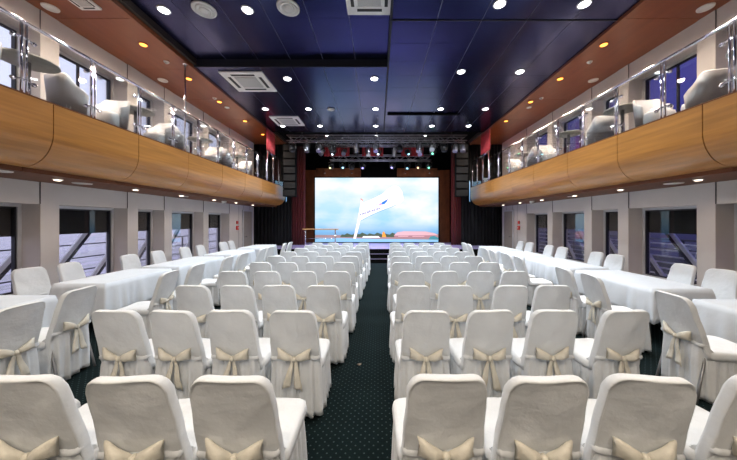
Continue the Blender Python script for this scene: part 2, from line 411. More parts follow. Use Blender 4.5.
rows_l = [(4.84, [(-3.84,5.47),(-2.34,5.47)], 'row nearest the camera'), (4.5, [(2.03,5.305),(3.44,5.305)], 'row nearest the camera'),
          (6.85, [(-2.30,ZC),(-.09,ZC)], 'second row'), (6.53, [(2.01,ZC),(3.43,ZC)], 'second row'),
          (8.7, [(-3.63,ZC),(-2.24,ZC),(-.08,ZC),(2.02,ZC),(3.46,ZC)], 'third row'),
          (10.25, [(-3.62,ZC),(-2.2,ZC),(-.09,ZC),(2.04,ZC),(3.44,ZC)], 'fourth row')]
POS = {-3.8: 'beside the left brown ceiling', -2.3: 'between left edge and centre', -.1: 'on the centre line', 2.0: 'between centre and right edge', 3.4: 'beside the right brown ceiling'}
for y, L, rn in rows_l:
    for x, z in L:
        pn = POS[min(POS, key=lambda k: abs(k-x))]
        f = fixture('ceiling_downlight', .105, M['white'], M['lamp'], 'bright round downlight in the dark ceiling, %s, %s' % (rn, pn), 'ceiling light', (x,y,z-.004), 'cool downlights in the navy ceiling')
        spot(f, -.03, 225, COOL, 140)
for y, xs, rn in ((11.83, (-2.25,-.07,2.08), 'above the first truss'), (13.6, (-2.19,-.08,2.08), 'deep above the stage')):
    for x in xs:
        f = fixture('stage_ceiling_light', .10, M['white'], M['lamp'], 'bright round light %s, %s' % (rn, POS[min(POS, key=lambda k: abs(k-x))]), 'ceiling light', (x,y,5.445), 'lights in the black stage ceiling')
        spot(f, -.03, 40, COOL, 120)
# unseen downlights added behind and over the camera to light the nearest rows
for x, z in ((-3.0,5.47),(-.6,5.47),(2.0,5.305)):
    for y in (2.0, -1.2, -3.2):
        f = fixture('ceiling_downlight', .105, M['white'], M['lamp'], 'added unseen downlight over the rear of the hall', 'ceiling light', (x,y,z-.004), 'added rear downlights')
        spot(f, -.03, 130 if y > 0 else 330, (1.0,.85,.67), 140)
WARM = (1.0, .80, .64)
for s, side in ((-1,'left'), (1,'right')):
    for k, y in enumerate((4.0, 5.5, 6.82, 8.14, 9.7, 11.2)):
        f = fixture('balcony_spotlight', .08, M['brownceil'], M['warmlamp'], 'glowing orange spotlight in %s brown ceiling, %s one along' % (side, ORD[k]), 'spotlight', (s*(4.78 if s<0 else 4.6), y, ZU-.002), 'warm spotlights above the balconies')
        spot(f, -.03, 185, WARM, 170)
    for k, y in enumerate((1.6, 2.95, 4.3, 5.68, 7.0, 8.4, 9.7, 11.0)):
        f = fixture('soffit_light', .06, M['white'], M['softlamp'], 'small white light under the %s balcony, %s one along' % (side, ORD[k]), 'ceiling light', (s*5.1, y, 2.343), 'small lights under the balconies')
        spot(f, -.03, 22, (1.0,.80,.62), 150)
    for k, (y, x) in enumerate(((3.55, 5.0), (4.75, 5.2), (7.3,5.2))):
        tag(MB().lathe([(.13 if k<2 else .07,0),(.12 if k<2 else .06,-.012),(.001,-.014)], n=24).build('soffit_speaker', M['white']), 'flat pale round ceiling speaker under %s balcony, %s one along' % (side, ORD[k]), 'speaker', 'flat speakers under the balconies').location = (s*x, y, 2.344)
    for k, (y, x, r) in enumerate(((4.55,5.52,.11), (6.9,5.5,.11), (8.55,4.78,.07))):
        o = MB().lathe([(r,0),(r*.97,-.015),(r*.7,-.02),(r*.68,-.012),(.001,-.012)], n=28).build('ceiling_speaker', M['white'])
        o.location = (s*x, y, ZU-.001); tag(o, 'round white speaker in the %s brown ceiling, %s one along' % (side, ORD[k]), 'speaker', 'round speakers in the brown ceilings')
    for k, y in enumerate((6.1, 7.9)):
        sp = thing('smoke_detector', 'tiny white smoke detector on the %s brown ceiling, %s one along' % (side, ORD[k]), 'detector', (s*4.78, y, ZU-.001), group='smoke detectors')
        MB().lathe([(.055,0),(.05,-.02),(.001,-.022)], n=16).build('base', M['white'], sp)
        MB().lathe([(.03,-.022),(.025,-.045),(.001,-.048)], n=16).build('sensor', M['grille'], sp)
    dc = thing('dome_camera', 'white dome camera hanging under the %s balcony' % side, 'camera', (s*5.1, 8.95, 2.343), group='dome cameras')
    MB().lathe([(.075,0),(.075,-.04),(.06,-.05)], n=20).build('mount', M['white'], dc)
    MB().lathe([(.055,-.05),(.05,-.08),(.03,-.10),(.001,-.105)], n=20).build('dome', M['grille'], dc)

for x, y, z, r, lb in ((-3.11,4.83,5.47,.20,'large round white ceiling vent beside the left brown ceiling'), (-1.59,4.78,5.47,.20,'large round white ceiling vent nearer the centre'), (-1.52,8.73,ZC,.12,'small round vent amid the glossy blue ceiling')):
    v = thing('round_vent', lb, 'vent', (x,y,z-.005), group='round ceiling vents')
    MB().lathe([(r,0),(r*.98,-.02),(r*.82,-.03),(r*.80,-.012),(.001,-.012)], n=32).build('outer_ring', M['white'], v)
    MB().lathe([(r*.72,-.008),(r*.7,-.032),(r*.55,-.036),(r*.53,-.014)], n=32).build('middle_ring', M['white'], v)
    MB().lathe([(r*.42,-.010),(r*.40,-.038),(.001,-.040)], n=32).build('centre_disc', M['white'], v)

def cassette(x, y, z, w, l, label):
    a = thing('air_conditioner', label, 'air conditioner', (x,y,z-.004), group='ceiling cassette units')
    hx, hy = w/2, l/2
    b_ = MB()
    for x0,x1,y0,y1 in ((-hx,-hx*.55,-hy,hy),(hx*.55,hx,-hy,hy),(-hx*.55,hx*.55,-hy,-hy*.55),(-hx*.55,hx*.55,hy*.55,hy)):
        b_.box(x0,x1,y0,y1,-.03,0)
    b_.box(-hx*.55,hx*.55,-hy*.55,hy*.55,-.012,0)
    b_.build('panel', M['white'], a)
    MB().box(-hx*.5,hx*.5,-hy*.5,hy*.5,-.035,-.011).build('intake_grille', M['grille'], a)
    for x0,x1,y0,y1 in ((-hx*.8,-hx*.66,-hy*.55,hy*.55),(hx*.66,hx*.8,-hy*.55,hy*.55),(-hx*.55,hx*.55,-hy*.8,-hy*.66),(-hx*.55,hx*.55,hy*.66,hy*.8)):
        MB().box(x0,x1,y0,y1,-.034,-.028).build('air_slot', M['slotdark'], a)
cassette(-3.33, 7.0, ZC, 1.05, .98, 'square white air conditioner in ceiling, larger one above left balcony tables')
cassette(-3.26, 9.75, ZC, 1.0, .88, 'square white air conditioner in ceiling, farther one near the truss')
cassette(-.15, 4.5, 5.47, .80, .85, 'square white air conditioner panel at centre of near ceiling')
cassette(-4.84, 4.4, ZU, .34, .34, 'small square white vent panel in the left brown ceiling')

# ------------------------------------------------------------------ stage
st(MB().box(-5.7, 5.7, YS, 15.2, 0, .5), 'floor_stage', M['stage'])
st(MB().box(-5.7, 5.7, YS-.02, YS-.001, 0, .495), 'trim_stage_face', M['blackpaint'])
sp = thing('stage_steps', 'dark stage steps at the end of the central aisle', 'steps', (.05, YS-.03, 0))
for k in range(2):
    MB().box(-.9,.9,-.30*(2-k),-.30*(1-k),0,.165*(k+1)).build('step', M['blackpaint'], sp)
    MB().box(-.9,.9,-.30*(2-k)-.006,-.30*(2-k)+.02,.165*(k+1)-.012,.165*(k+1)+.003).build('nosing', M['stage'], sp)
# black masking curtains, red curtains
def drape(name, mt, x0, x1, y, z0, z1, label, cat, amp=.04, per=.16, along='x', group=None):
    L = abs(x1-x0); nseg = max(8, int(L/per*8)); a, b_ = [], []
    rr = random.Random(int(x0*100)); 
    pts = []
    for i in range(nseg+1):
        t = i/nseg; w = amp*math.sin(2*PI*t*L/per + .6*math.sin(9*t))
        pts.append((x0+(x1-x0)*t, w))
    def P(u, w, z): return (u, y+w, z) if along == 'x' else (y+w, u, z)
    ring = lambda z: [P(u, w, z) for u, w in pts] + [P(u, w+.012, z) for u, w in reversed(pts)]
    o = MB().rings([ring(z0 + (z1-z0)*k/4) for k in range(5)]).build(name, mt)
    return tag(o, label, cat, group)
for s, side in ((-1,'left'),(1,'right')):
    a, b_ = sorted((s*6.2, s*(4.15 if s<0 else 4.0)))
    drape('black_curtain', M['black'], a, b_, 13.0, 0, 5.4, 'full height black masking curtain under and beyond the %s balcony' % side, 'curtain', group='black masking curtains')
    a, b_ = sorted((s*(4.3 if s<0 else 4.2), s*(3.62 if s<0 else 3.62)))
    drape('red_curtain', M['darkred'], a, b_, 13.4, .5, 5.4, 'dark red stage curtain hanging %s of the big screen' % side, 'curtain', .05, .13, group='dark red stage curtains')
    drape('red_drape', M['red'], 10.35, 11.2, s*4.28, 4.42, 5.26, 'short bright red drape at far end of the %s brown ceiling' % side, 'drape', .02, .11, along='y', group='short red drapes')
for x0, x1, lb in ((-2.55,-1.35,'left'), (-.75,.25,'middle'), (1.1,2.15,'right')):
    drape('red_valance', M['red'], x0, x1, 12.75, 4.74, 5.2, 'red valance behind the trusses, %s piece' % lb, 'valance', .05, .15, group='red valance pieces')
# backdrop behind the screen
st(MB().box(-4.6, 4.5, 15.0, 15.1, .5, 5.44), 'wall_stage', M['blackpaint'])
for x0,x1,z0,z1,lb in ((-4.1,-3.45,.5,4.5,'tall panel left of the screen'), (3.3,3.95,.5,4.5,'tall panel right of the screen'), (-3.43,-.95,4.06,4.6,'panel above the screen, left piece'), (1.05,3.28,4.06,4.6,'panel above the screen, right piece')):
    p = thing('wood_backdrop_panel', 'rust brown glossy wood ' + lb, 'panel', ((x0+x1)/2, 14.9, z0), group='brown panels around the screen')
    MB().box(-(x1-x0)/2,(x1-x0)/2,0,.06,0,z1-z0).build('panel_board', M['panelwood'], p, bevel=.006)
    for q in (-.3,.3):
        if z1-z0 < 1: MB().lathe([(.03,-.03),(.03,0)], ((x1-x0)*q,-.0,(z1-z0)/2), 10, 'y').build('fixing_disc', M['chrome'], p)
# screen
scx0, scx1, scz0, scz1, scy = -3.38, 3.24, .55, 4.0, 14.5
scr = thing('led_screen', 'large bright video screen showing a white flag against a cloudy sky', 'screen', ((scx0+scx1)/2, scy, scz0))
W, H = scx1-scx0, scz1-scz0
MB().box(-W/2,W/2,0,.08,0,H).build('display', M['screen'], scr)
fr = MB(); fr.box(-W/2-.06,-W/2,-.02,.12,-.04,H+.06); fr.box(W/2,W/2+.06,-.02,.12,-.04,H+.06); fr.box(-W/2,W/2,-.02,.12,H,H+.06); fr.box(-W/2,W/2,-.02,.12,-.04,0)
fr.build('screen_frame', M['blackpaint'], scr)
def px(x, y): return ((x-376.5)/123*W, (243-y)/65*H)
def pic(name, pts, k, d=.004, lab=None):
    v = [(*[px(*p)[0]], -d, px(*p)[1]) for p in pts]
    o = MB().add(v, [list(range(len(v)))]).build(name, SC[k], scr)
    if lab: o['label'] = lab
    return o
pic('water_picture', [(315,243),(438,243),(438,238.2),(315,238.2)], 'cyan', .002)
pic('shore_picture', [(315,238.6),(315,235.8),(338,236),(352,236.6),(438,235.0),(438,240.6),(380,239.8),(340,238.8)], 'shore', .003)
tr = [(340,238),(341,236.2)]
for i in range(22): tr.append((342+i*2.5, 234.6+.9*math.sin(i*2.1)+.4*math.sin(i*5.3)+(.6 if i<4 else 0)))
tr += [(396,238)]
pic('tree_line_picture', tr, 'tree', .005)
pic('terminal_roof_picture', [(393.5,236.6),(397,233),(404,232),(425,232.2),(434,234),(438,236)], 'roof', .006)
pic('terminal_wall_picture', [(394,238.6),(394,236.4),(437,236),(437,238.6)], 'wall', .007)
pic('terminal_canopy_picture', [(398,237.6),(398,236.9),(408,236.8),(408,237.5)], 'roof', .009)
pic('terminal_canopy_picture', [(412,237.6),(412,236.9),(424,236.8),(424,237.5)], 'roof', .009)
pic('funnel_picture', [(382,238),(382.4,233),(384,232.4),(385,235),(386,238)], 'orange', .008)
pic('boat_picture', [(362,238.6),(363,237),(378,237),(380,238.6)], 'flag', .008)
pic('boat_picture', [(428,240.4),(430,237.4),(434,236.6),(438,238.6),(438,240.4)], 'teal', .009)
pic('flag_pole_picture', [(353.2,239.5),(355.8,239.5),(360,222),(362.5,200.5),(360.8,200.5),(357.2,222)], 'pole', .006)
pic('flag_picture', [(358,222.6),(360,206),(361,203.6),(366,202),(374,198.5),(382,194.4),(388,189),(394,185.5),(399,187.5),(402,192),(403.5,200),(399,205),(390,208.5),(378,213),(368,218)], 'flag', .007)
pic('flag_shadow_picture', [(360,221.4),(368,217),(378,212.2),(390,207.6),(397,204.6),(397.3,205.2),(390,208.4),(378,213.1),(368,217.9),(360.3,222)], 'cyan', .008)
pic('pole_tip_picture', [(360.3,198.6),(363,200.6),(362.6,201.4),(360.6,200)], 'red', .008)
pic('flag_emblem_picture', [(380.4,205.2),(382,202.6),(388,199.2),(386.4,202.4),(384,204.8)], 'blue', .009)
pic('flag_emblem_picture', [(378,205.6),(380,203.6),(381.5,204.8),(380,206)], 'pink', .009)
mb = MB()     # faint unreadable lettering on the flag, two slanting lines
def strk(x0, y0, x1, y1, w=.28):
    w *= 1.9
    a, b_ = px(x0, y0), px(x1, y1); mb.add([(a[0],-.010,a[1]),(b_[0],-.010,b_[1]),(b_[0]+w*W/123,-.010,b_[1]),(a[0]+w*W/123,-.010,a[1])],[(0,1,2,3)])
rr = random.Random(3)
for i in range(9):
    x_ = 359.6+i*2.35; y_ = 216.2-i*.78; hgt = 1.9 if i != 4 else 2.6
    strk(x_, y_, x_+.35, y_-hgt, .34); strk(x_+.35, y_-hgt, x_+1.1, y_-.3, .26)
    if i % 2: strk(x_+1.1, y_-.3, x_+1.45, y_-hgt-.3, .3)
for i in range(6):
    x_ = 371+i*1.25; y_ = 207.6-i*.5; strk(x_, y_, x_+.3, y_-1.0, .26)
mb.build('flag_lettering_picture', SC['ink'], scr)

# handrail on the stage lip
hr = thing('stage_handrail', 'low steel railing with oak top at the left of the stage', 'railing', (-3.35+.13, 11.75, .5))
MB().box(-.05,1.5,-.05,.05,.80,.845).build('wooden_top', M['railwood'], hr, bevel=.01)
for x in (.06, 1.36):
    MB().tube([(x,0,0),(x,0,.80)], .025, 10).build('post', M['chrome'], hr)
MB().tube([(.06,0,.42),(1.36,0,.42)], .012, 8).build('mid_rail', M['chrome'], hr)

# line array speakers
for s, side, x in ((-1,'left',-3.86), (1,'right',3.66)):
    la = thing('line_array_speaker', 'tall black line of stacked loudspeakers hung %s of the stage' % side, 'speaker', (x, 11.9, 2.75), group='line array speakers')
    for k in range(7):
        c = MB().rings([[(-.28,-.16-.004*k*0,z),(.28,-.16,z),(.22,.22,z),(-.22,.22,z)] for z in (k*.33, k*.33+.315)], smooth=False)
        cab = c.build('cabinet', M['blackpaint'], la)
        MB().box(-.25,.25,-.172,-.161,k*.33+.03,k*.33+.285).build('grille', M['black'], cab)
    MB().tube([(0,0,2.3),(0,0,2.66)], .02).build('hanging_bracket', M['dark_leg'], la)
    ms = thing('monitor', 'small bright monitor turned edge on at the far end of the %s balcony' % side, 'screen', (s*4.26, 12.55, 2.55), math.radians(s*68), group='side monitors')
    MB().box(-.32,.32,0,.05,0,1.0).build('housing', M['blackpaint'], ms)
    MB().box(-.30,.30,-.004,0,.03,.97).build('display', M['screen'], ms)
    MB().box(-.03,.03,.05,.3,.4,.6).build('wall_bracket', M['dark_leg'], ms)

# ------------------------------------------------------------------ trusses and stage lamps
def truss(x0, x1, y, z, label, h=.28):
    t = thing('lighting_truss', label, 'truss', (0, y, z), group='lighting trusses')
    ch = [(-.14,0),(.14,0),(-.14,h),(.14,h)]
    for a, b_ in ch: MB().tube([(x0,a,b_),(x1,a,b_)], .022, 6).build('chord', M['truss'], t)
    mb = MB(); nb = int((x1-x0)/.3)
    for i in range(nb):
        a = x0+(x1-x0)*i/nb; b_ = x0+(x1-x0)*(i+1)/nb
        for yy in (-.14,.14):
            p, q = ((a,yy,0),(b_,yy,h)) if i % 2 else ((a,yy,h),(b_,yy,0)); mb.tube([p,q], .009, 5)
        mb.tube([(a,-.14,0),(b_,.14,0)], .009, 5)
    mb.build('lacing', M['truss'], t)
    for xx in (x0+.6, (x0+x1)/2, x1-.6): MB().tube([(xx,0,h),(xx,0,max(5.44-z, h+.02))], .012, 6).build('suspension', M['dark_leg'], t)
truss(-3.75, 3.65, 11.2, 4.98, 'front lighting truss spanning the hall before the stage', .22)
truss(-2.75, 2.75, 12.3, 5.10, 'shorter lighting truss behind the front one')
truss(-2.35, 2.6, 13.3, 4.66, 'rear lighting truss just above the big screen', .24)
i_t = lambda c: -R.uniform(.55,1.0) if c != 'dark' else R.uniform(.1,.7)*R.choice((-1,1))
LENS = {}
def lensmat(c):
    if c not in LENS: LENS[c] = emit('lens_' + c, dict(white=(.8,.9,1), green=(.15,.85,.45), cyan=(.3,.8,1), purple=(.35,.3,1), yellow=(.9,.85,.3), pink=(1,.4,.6), orange=(1,.5,.2), dark=(.06,.07,.10))[c], 3.5 if c != 'dark' else .4)
    return LENS[c]
def lamp(x, y, z, kind, tilt, yaw, colr, label):
    L = thing('stage_lamp' if kind == 'par' else 'moving_head_lamp', label, 'stage light', (x,y,z), yaw, 'stage lamps on the trusses')
    MB().box(-.03,.03,-.03,.03,-.04,.04).build('clamp', M['dark_leg'], L)
    r = .10 if kind == 'par' else .13
    yk = MB(); 
    for a in (-1, 1): yk.bar((a*(r+.02),0,-.06),(a*(r+.02),0,-.30),.03,.012)
    yk.bar((-r-.03,0,-.06),(r+.03,0,-.06),.03,.012); yk.build('yoke', M['black_metal'], L)
    T = Matrix.Translation((0,0,-.27)) @ Matrix.Rotation(tilt, 4, 'X')
    prof = [(.05,.20),(.08,.18),(r*.9,.05),(r,-.12),(r,-.16),(r*.93,-.16)] if kind == 'par' else [(.06,.14),(.11,.10),(.13,0),(.12,-.10),(.10,-.14),(.09,-.14)]
    b = MB().lathe(prof, n=18); b.v = [tuple(T @ Vector(p)) for p in b.v]; body = b.build('lamp_body', M['black_metal'] if kind != 'par' else M['truss'], L)
    l = MB().lathe([(.001,-.145 if kind != 'par' else -.15),(prof[-1][0]*.98,-.135 if kind != 'par' else -.145)], n=18); l.v = [tuple(T @ Vector(p)) for p in l.v]
    l.build('lens', lensmat(colr), body)
front = [(-3.55,'dark'),(-2.95,'dark'),(-2.45,'white'),(-1.9,'dark'),(-.9,'dark'),(-.1,'dark'),(.9,'dark'),(1.7,'dark'),(2.25,'white'),(2.75,'dark'),(3.2,'dark'),(3.52,'dark')]
for i, (x, c) in enumerate(front):
    lamp(x, 11.2, 4.96, 'par' if i % 3 else 'head', i_t(c), R.uniform(-.6,.6), c, 'stage lamp on front truss, %s from its left end' % ORD[i])
mid = [(-2.55,'yellow'),(-2.05,'white'),(-1.55,'pink'),(-1.0,'dark'),(-.45,'dark'),(.0,'white'),(.75,'dark'),(1.35,'cyan'),(1.9,'white'),(2.5,'green')]
for i, (x, c) in enumerate(mid):
    lamp(x, 12.3, 5.08, 'head' if i % 2 else 'par', i_t(c), R.uniform(-.5,.5), c, '%s stage lamp on middle truss, %s from its left end' % ('unlit' if c == 'dark' else c, ORD[i]))
rear = [(-2.3,'yellow'),(-1.75,'cyan'),(-1.3,'dark'),(-.75,'purple'),(.72,'purple'),(1.45,'cyan'),(2.0,'orange'),(2.5,'green')]
for i, (x, c) in enumerate(rear):
    lamp(x, 13.3, 4.64, 'head', i_t(c), R.uniform(-.5,.5), c, '%s stage lamp on rear truss, %s from its left end' % ('unlit' if c == 'dark' else c, ORD[i]))
for x in (-1.8, 0, 1.8):     # violet wash on the stage floor from the rear truss
    L = bpy.data.lights.new('stage_wash', 'SPOT'); L.energy = 270; L.color = (.50,.36,1.0); L.spot_size = math.radians(80); L.spot_blend = .8; L.shadow_soft_size = .1
    o = bpy.data.objects.new('stage_wash', L); COL.objects.link(o); o.location = (x, 13.1, 4.3); o.rotation_euler = (math.radians(-6),0,0)

# ------------------------------------------------------------------ the covered banquet chair
def rrect(hw, hd, r, n=6, cx=0, cy=0):
    pts = []
    for (sx, sy, a0) in ((1,1,0),(-1,1,PI/2),(-1,-1,PI),(1,-1,3*PI/2)):
        for k in range(n+1):
            a = a0 + PI/2*k/n
            pts.append((cx+sx*(hw-r)+r*math.cos(a), cy+sy*(hd-r)+r*math.sin(a)))
    return pts
def resample(pts, n):
    P = [Vector(p) for p in pts]; P.append(P[0]); L = [0]
    for i in range(1, len(P)): L.append(L[-1]+(P[i]-P[i-1]).length)
    out = []; j = 0
    for k in range(n):
        d = L[-1]*k/n
        while L[j+1] < d: j += 1
        t = (d-L[j])/(L[j+1]-L[j]) if L[j+1] > L[j] else 0
        out.append(P[j].lerp(P[j+1], t))
    return out
def lean(z): return -.205 - .10*(z-.45)/.5 - .02*((z-.45)/.5)**2
def backrest_mesh(seed):
    rr = random.Random(seed); ph = [rr.uniform(0,6) for _ in range(6)]
    zb, zt = .40, .953
    out = []                                    # outline in x,z
    r = .072; wt, wb = .184, .212
    def wid(z): return wb+(wt-wb)*max(0,min(1,(z-zb)/(zt-zb)))**1.2
    N = 9
    left = [(-wid(zb+(zt-r-zb)*k/N), zb+(zt-r-zb)*k/N) for k in range(N+1)]
    arcL = [(-wt+r-r*math.cos(a), zt-r+r*math.sin(a)) for a in [PI/2*k/6 for k in range(1,7)]]
    top = [(-wt+r+(2*wt-2*r)*k/5, zt+.004*math.sin(PI*k/5)) for k in range(1,5)]
    arcR = [(-x, z) for x, z in reversed(arcL)]
    right = [(-x, z) for x, z in reversed(left)]
    bot = [(wb-2*wb*k/5, zb) for k in range(1,5)]
    out = left+arcL+top+arcR+right+bot
    cz = .68
    rings = []
    prof = [(0.02,-.030),(.35,-.030),(.7,-.030),(.92,-.029),(.955,-.030),(.975,-.034),(.992,-.028),(1.0,-.014),(1.0,.008),(.985,.020),(.95,.024),(.8,.027),(.45,.028),(.02,.028)]
    for sc, dy in prof:
        ring = []
        for x, z in out:
            X, Z = x*sc, cz+(z-cz)*sc
            wv = .004*math.sin(14*X+9*Z+ph[0]) + .003*math.sin(23*X-17*Z+ph[1]) + .005*math.sin(8*Z+ph[2])*X/.2
            cr = -.02*(1-(X/.2)**2)                # slight hollow towards the sitter
            ring.append((X + .002*math.sin(30*Z+ph[3]), lean(Z)+dy+cr+wv*(1 if sc<.97 else .4), Z+.002*math.sin(20*X+ph[4])))
        rings.append(ring)
    return MB().rings(rings)
def seat_mesh(seed):
    rr = random.Random(seed); ph = [rr.uniform(0,6) for _ in range(4)]
    rings = []
    for sc, z in ((1.0,.40),(1.01,.43),(1.0,.455),(.965,.472),(.88,.480),(.6,.486),(.3,.488),(.02,.488)):
        o = resample(rrect(.222,.235,.06), 40)
        rings.append([(p.x*sc, .02+p.y*sc, z+(.003*math.sin(17*p.x*sc+ph[0])+.003*math.sin(19*p.y*sc+ph[1]) if sc < .97 else 0)) for p in o])
    return MB().rings(rings)
def skirt_mesh(seed):
    rr = random.Random(seed); ph = [rr.uniform(0,6) for _ in range(6)]
    N = 190; base = resample(rrect(.204,.25,.06, cy=-.005), N)
    rings = []
    for k in range(9):
        t = k/8; ring = []
        for i, p in enumerate(base):
            n_ = Vector((p.x, p.y)).normalized(); a = math.atan2(p.y, p.x)
            back = max(0, min(1, (-p.y-.12)/.10))
            ztop = .447+.075*back
            z = ztop+(.014-ztop)*t
            amp = .009+.019*t
            w = amp*(math.sin(19*a+ph[0]+1.6*math.sin(3*a+ph[1]))*.7+math.sin(37*a+ph[2])*.4*(1-t*.5))
            fl = .000+.022*t+.006*math.sin(PI*t)
            if k == 0: w = .0035*math.sin(45*a)
            ring.append((p.x+n_.x*(w+fl*.75), p.y+n_.y*(w+fl)-(.012*back*(1-t)), z + (.012*(1+math.sin(5*a+ph[3])) if k == 8 else 0)))
        rings.append(ring)
    inner = [(x*.985, y*.985, z) for x, y, z in rings[-1]]
    mb = MB().rings(rings+[inner, [(x*.95, y*.95, z) for x, y, z in rings[0]]], cap0=False, cap1=False)
    return mb
ZB_ = .535
def bow_meshes(seed):
    rr = random.Random(seed); out = {}
    y0 = lean(ZB_)-.062
    lo = MB()
    for sgn in (-1, 1):
        rs = []; droop = rr.uniform(-.010,.02)
        for k in range(9):
            u = k/8; hh = .015+.036*u**.7; th = .008+.020*math.sin(PI*min(1,u*.85))
            cx = sgn*(.008+.118*u); czz = ZB_+.044*u**.8-droop*u
            rs.append([(cx+sgn*(.014*math.cos(a)**2 if k==8 else 0), y0-.010-.018*math.sin(PI*u)+th*math.sin(a), czz+hh*math.cos(a)*(1 if math.cos(a)>0 else .85)+.004*math.sin(6*a)*u) for a in [2*PI*j/14 for j in range(14)]])
        lo.rings(rs)
    out['bow'] = lo
    kn = MB().lathe([(.004,-.024),(.016,-.018),(.020,0),(.016,.018),(.004,.024)], (0,y0-.016,ZB_), 12)
    out['knot'] = kn
    tails = []
    for sgn in (-1, 1):
        rs = []; L = rr.uniform(.19,.26); sp = rr.uniform(.12,.28)
        for k in range(9):
            u = k/8; w = .012+.022*u; cx = sgn*(.012+sp*L*u); z = ZB_-.01-L*u; y = y0-.012-.022*math.sin(u*PI*.5)-.004*math.sin(u*9+seed)
            sl = sgn*.012*(1 if k==8 else 0)
            rs.append([(cx-w, y, z+sl),(cx-w*.3, y-.006, z),(cx+w*.3, y+.002, z),(cx+w, y-.004, z-sl),(cx+w, y+.001, z-sl),(cx+w*.3, y+.007, z),(cx-w*.3,y-.001,z),(cx-w,y+.005,z+sl)])
        tails.append(MB().rings(rs))
    out['tails'] = tails
    rs = []
    for z, e in ((ZB_-.022,-.004),(ZB_-.012,.001),(ZB_+.004,.0),(ZB_+.014,-.004)):
        o = resample(rrect(.206+e,.040+e,.02, cy=lean(ZB_)-.014), 36)
        rs.append([(p.x, p.y, z+.003*math.sin(p.x*60)) for p in o])
    out['sash'] = MB().rings(rs, cap0=False, cap1=False)
    return out
def chair_proto(seed, name='covered_chair', legs=False):
    r = thing(name, 'white covered chair', 'chair')
    backrest_mesh(seed).build('backrest', M['cover'], r)
    seat_mesh(seed+5).build('seat', M['cover'], r)
    skirt_mesh(seed+9).build('skirt', M['cover'], r)
    b = bow_meshes(seed)
    b['sash'].build('sash', M['cover'], r)
    bo = b['bow'].build('bow', M['bow'], r, label='cream satin bow')
    b['knot'].build('knot', M['bow'], bo)
    for t in b['tails']: t.build('ribbon_tail', M['bow'], bo)
    if legs:
        for sx in (-1, 1):
            MB().tube([(sx*.19,-.22,.42),(sx*.205,-.30,.03),(sx*.206,-.305,0)], .011, 8).build('leg', M['dark_leg'], r)
            MB().tube([(sx*.19,.20,.42),(sx*.195,.235,0)], .011, 8).build('leg', M['dark_leg'], r)
    return r
PROTO = [chair_proto(k*31+3) for k in range(4)]
PROTOL = [chair_proto(k*17+200, 'covered_chair', True) for k in range(3)]
used = set(); count = [0]
def place(x, y, rz, label, group, pool=PROTO):
    i = count[0] % len(pool); count[0] += 1
    p = pool[i]
    if p.name not in used:
        used.add(p.name); p.location = (x,y,0); p.rotation_euler = (0,0,rz); p['label'] = label; p['group'] = group; return p
    return copy_tree(p, (x,y,0), rz, label, group)
TOPY = [1.30,2.24,3.09,3.95,4.79,5.62,6.45,7.30,8.15,9.0]
LX = {0:[-.70,-1.19,-1.71,-2.22], 1:[-.70,-1.195,-1.68,-2.14], 2:[-.62,-1.13,-1.60,-2.10], 3:[-.59,-1.10,-1.62,-2.13], 4:[-.61,-1.10,-1.61,-2.09], 5:[-.58,-1.10,-1.62,-2.10], 6:[-.56,-1.08,-1.60,-2.12], 7:[-.53,-1.05,-1.56,-2.07], 8:[-.50,-1.02,-1.52,-2.04], 9:[-.49,-1.0,-1.49,-2.0]}
RXs = {0:[.325,.805,1.325,1.87], 1:[.40,.91,1.45,2.02], 2:[.387,.90,1.50,2.01], 3:[.47,.98,1.485,2.0], 4:[.42,.935,1.45,1.98], 5:[.47,.97,1.48,2.0], 6:[.50,1.0,1.50,2.0], 7:[.55,1.02,1.52,2.02], 8:[.54,1.04,1.52,2.02], 9:[.56,1.05,1.54,2.04]}
SEATW = ['on the centre aisle', 'second from the aisle', 'third from the aisle', 'at the outer end']
for r_ in range(10):
    rown = 'nearest row' if r_ == 0 else ('farthest row' if r_ == 9 else ORD[r_] + ' nearest row')
    for blk, xs, sd in (('left', LX[r_], -1), ('right', RXs[r_], 1)):
        for c, x in enumerate(xs):
            rz = math.radians(R.uniform(-3,3))
            if r_ == 0 and sd > 0 and c == 2: rz = math.radians(-6)
            place(x + R.uniform(-.01,.01), TOPY[r_]+.30+R.uniform(-.012,.012), rz,
                  'white covered chair in the %s seating block, %s, %s' % (blk, rown, SEATW[c]), 'covered chairs in the two seating blocks')

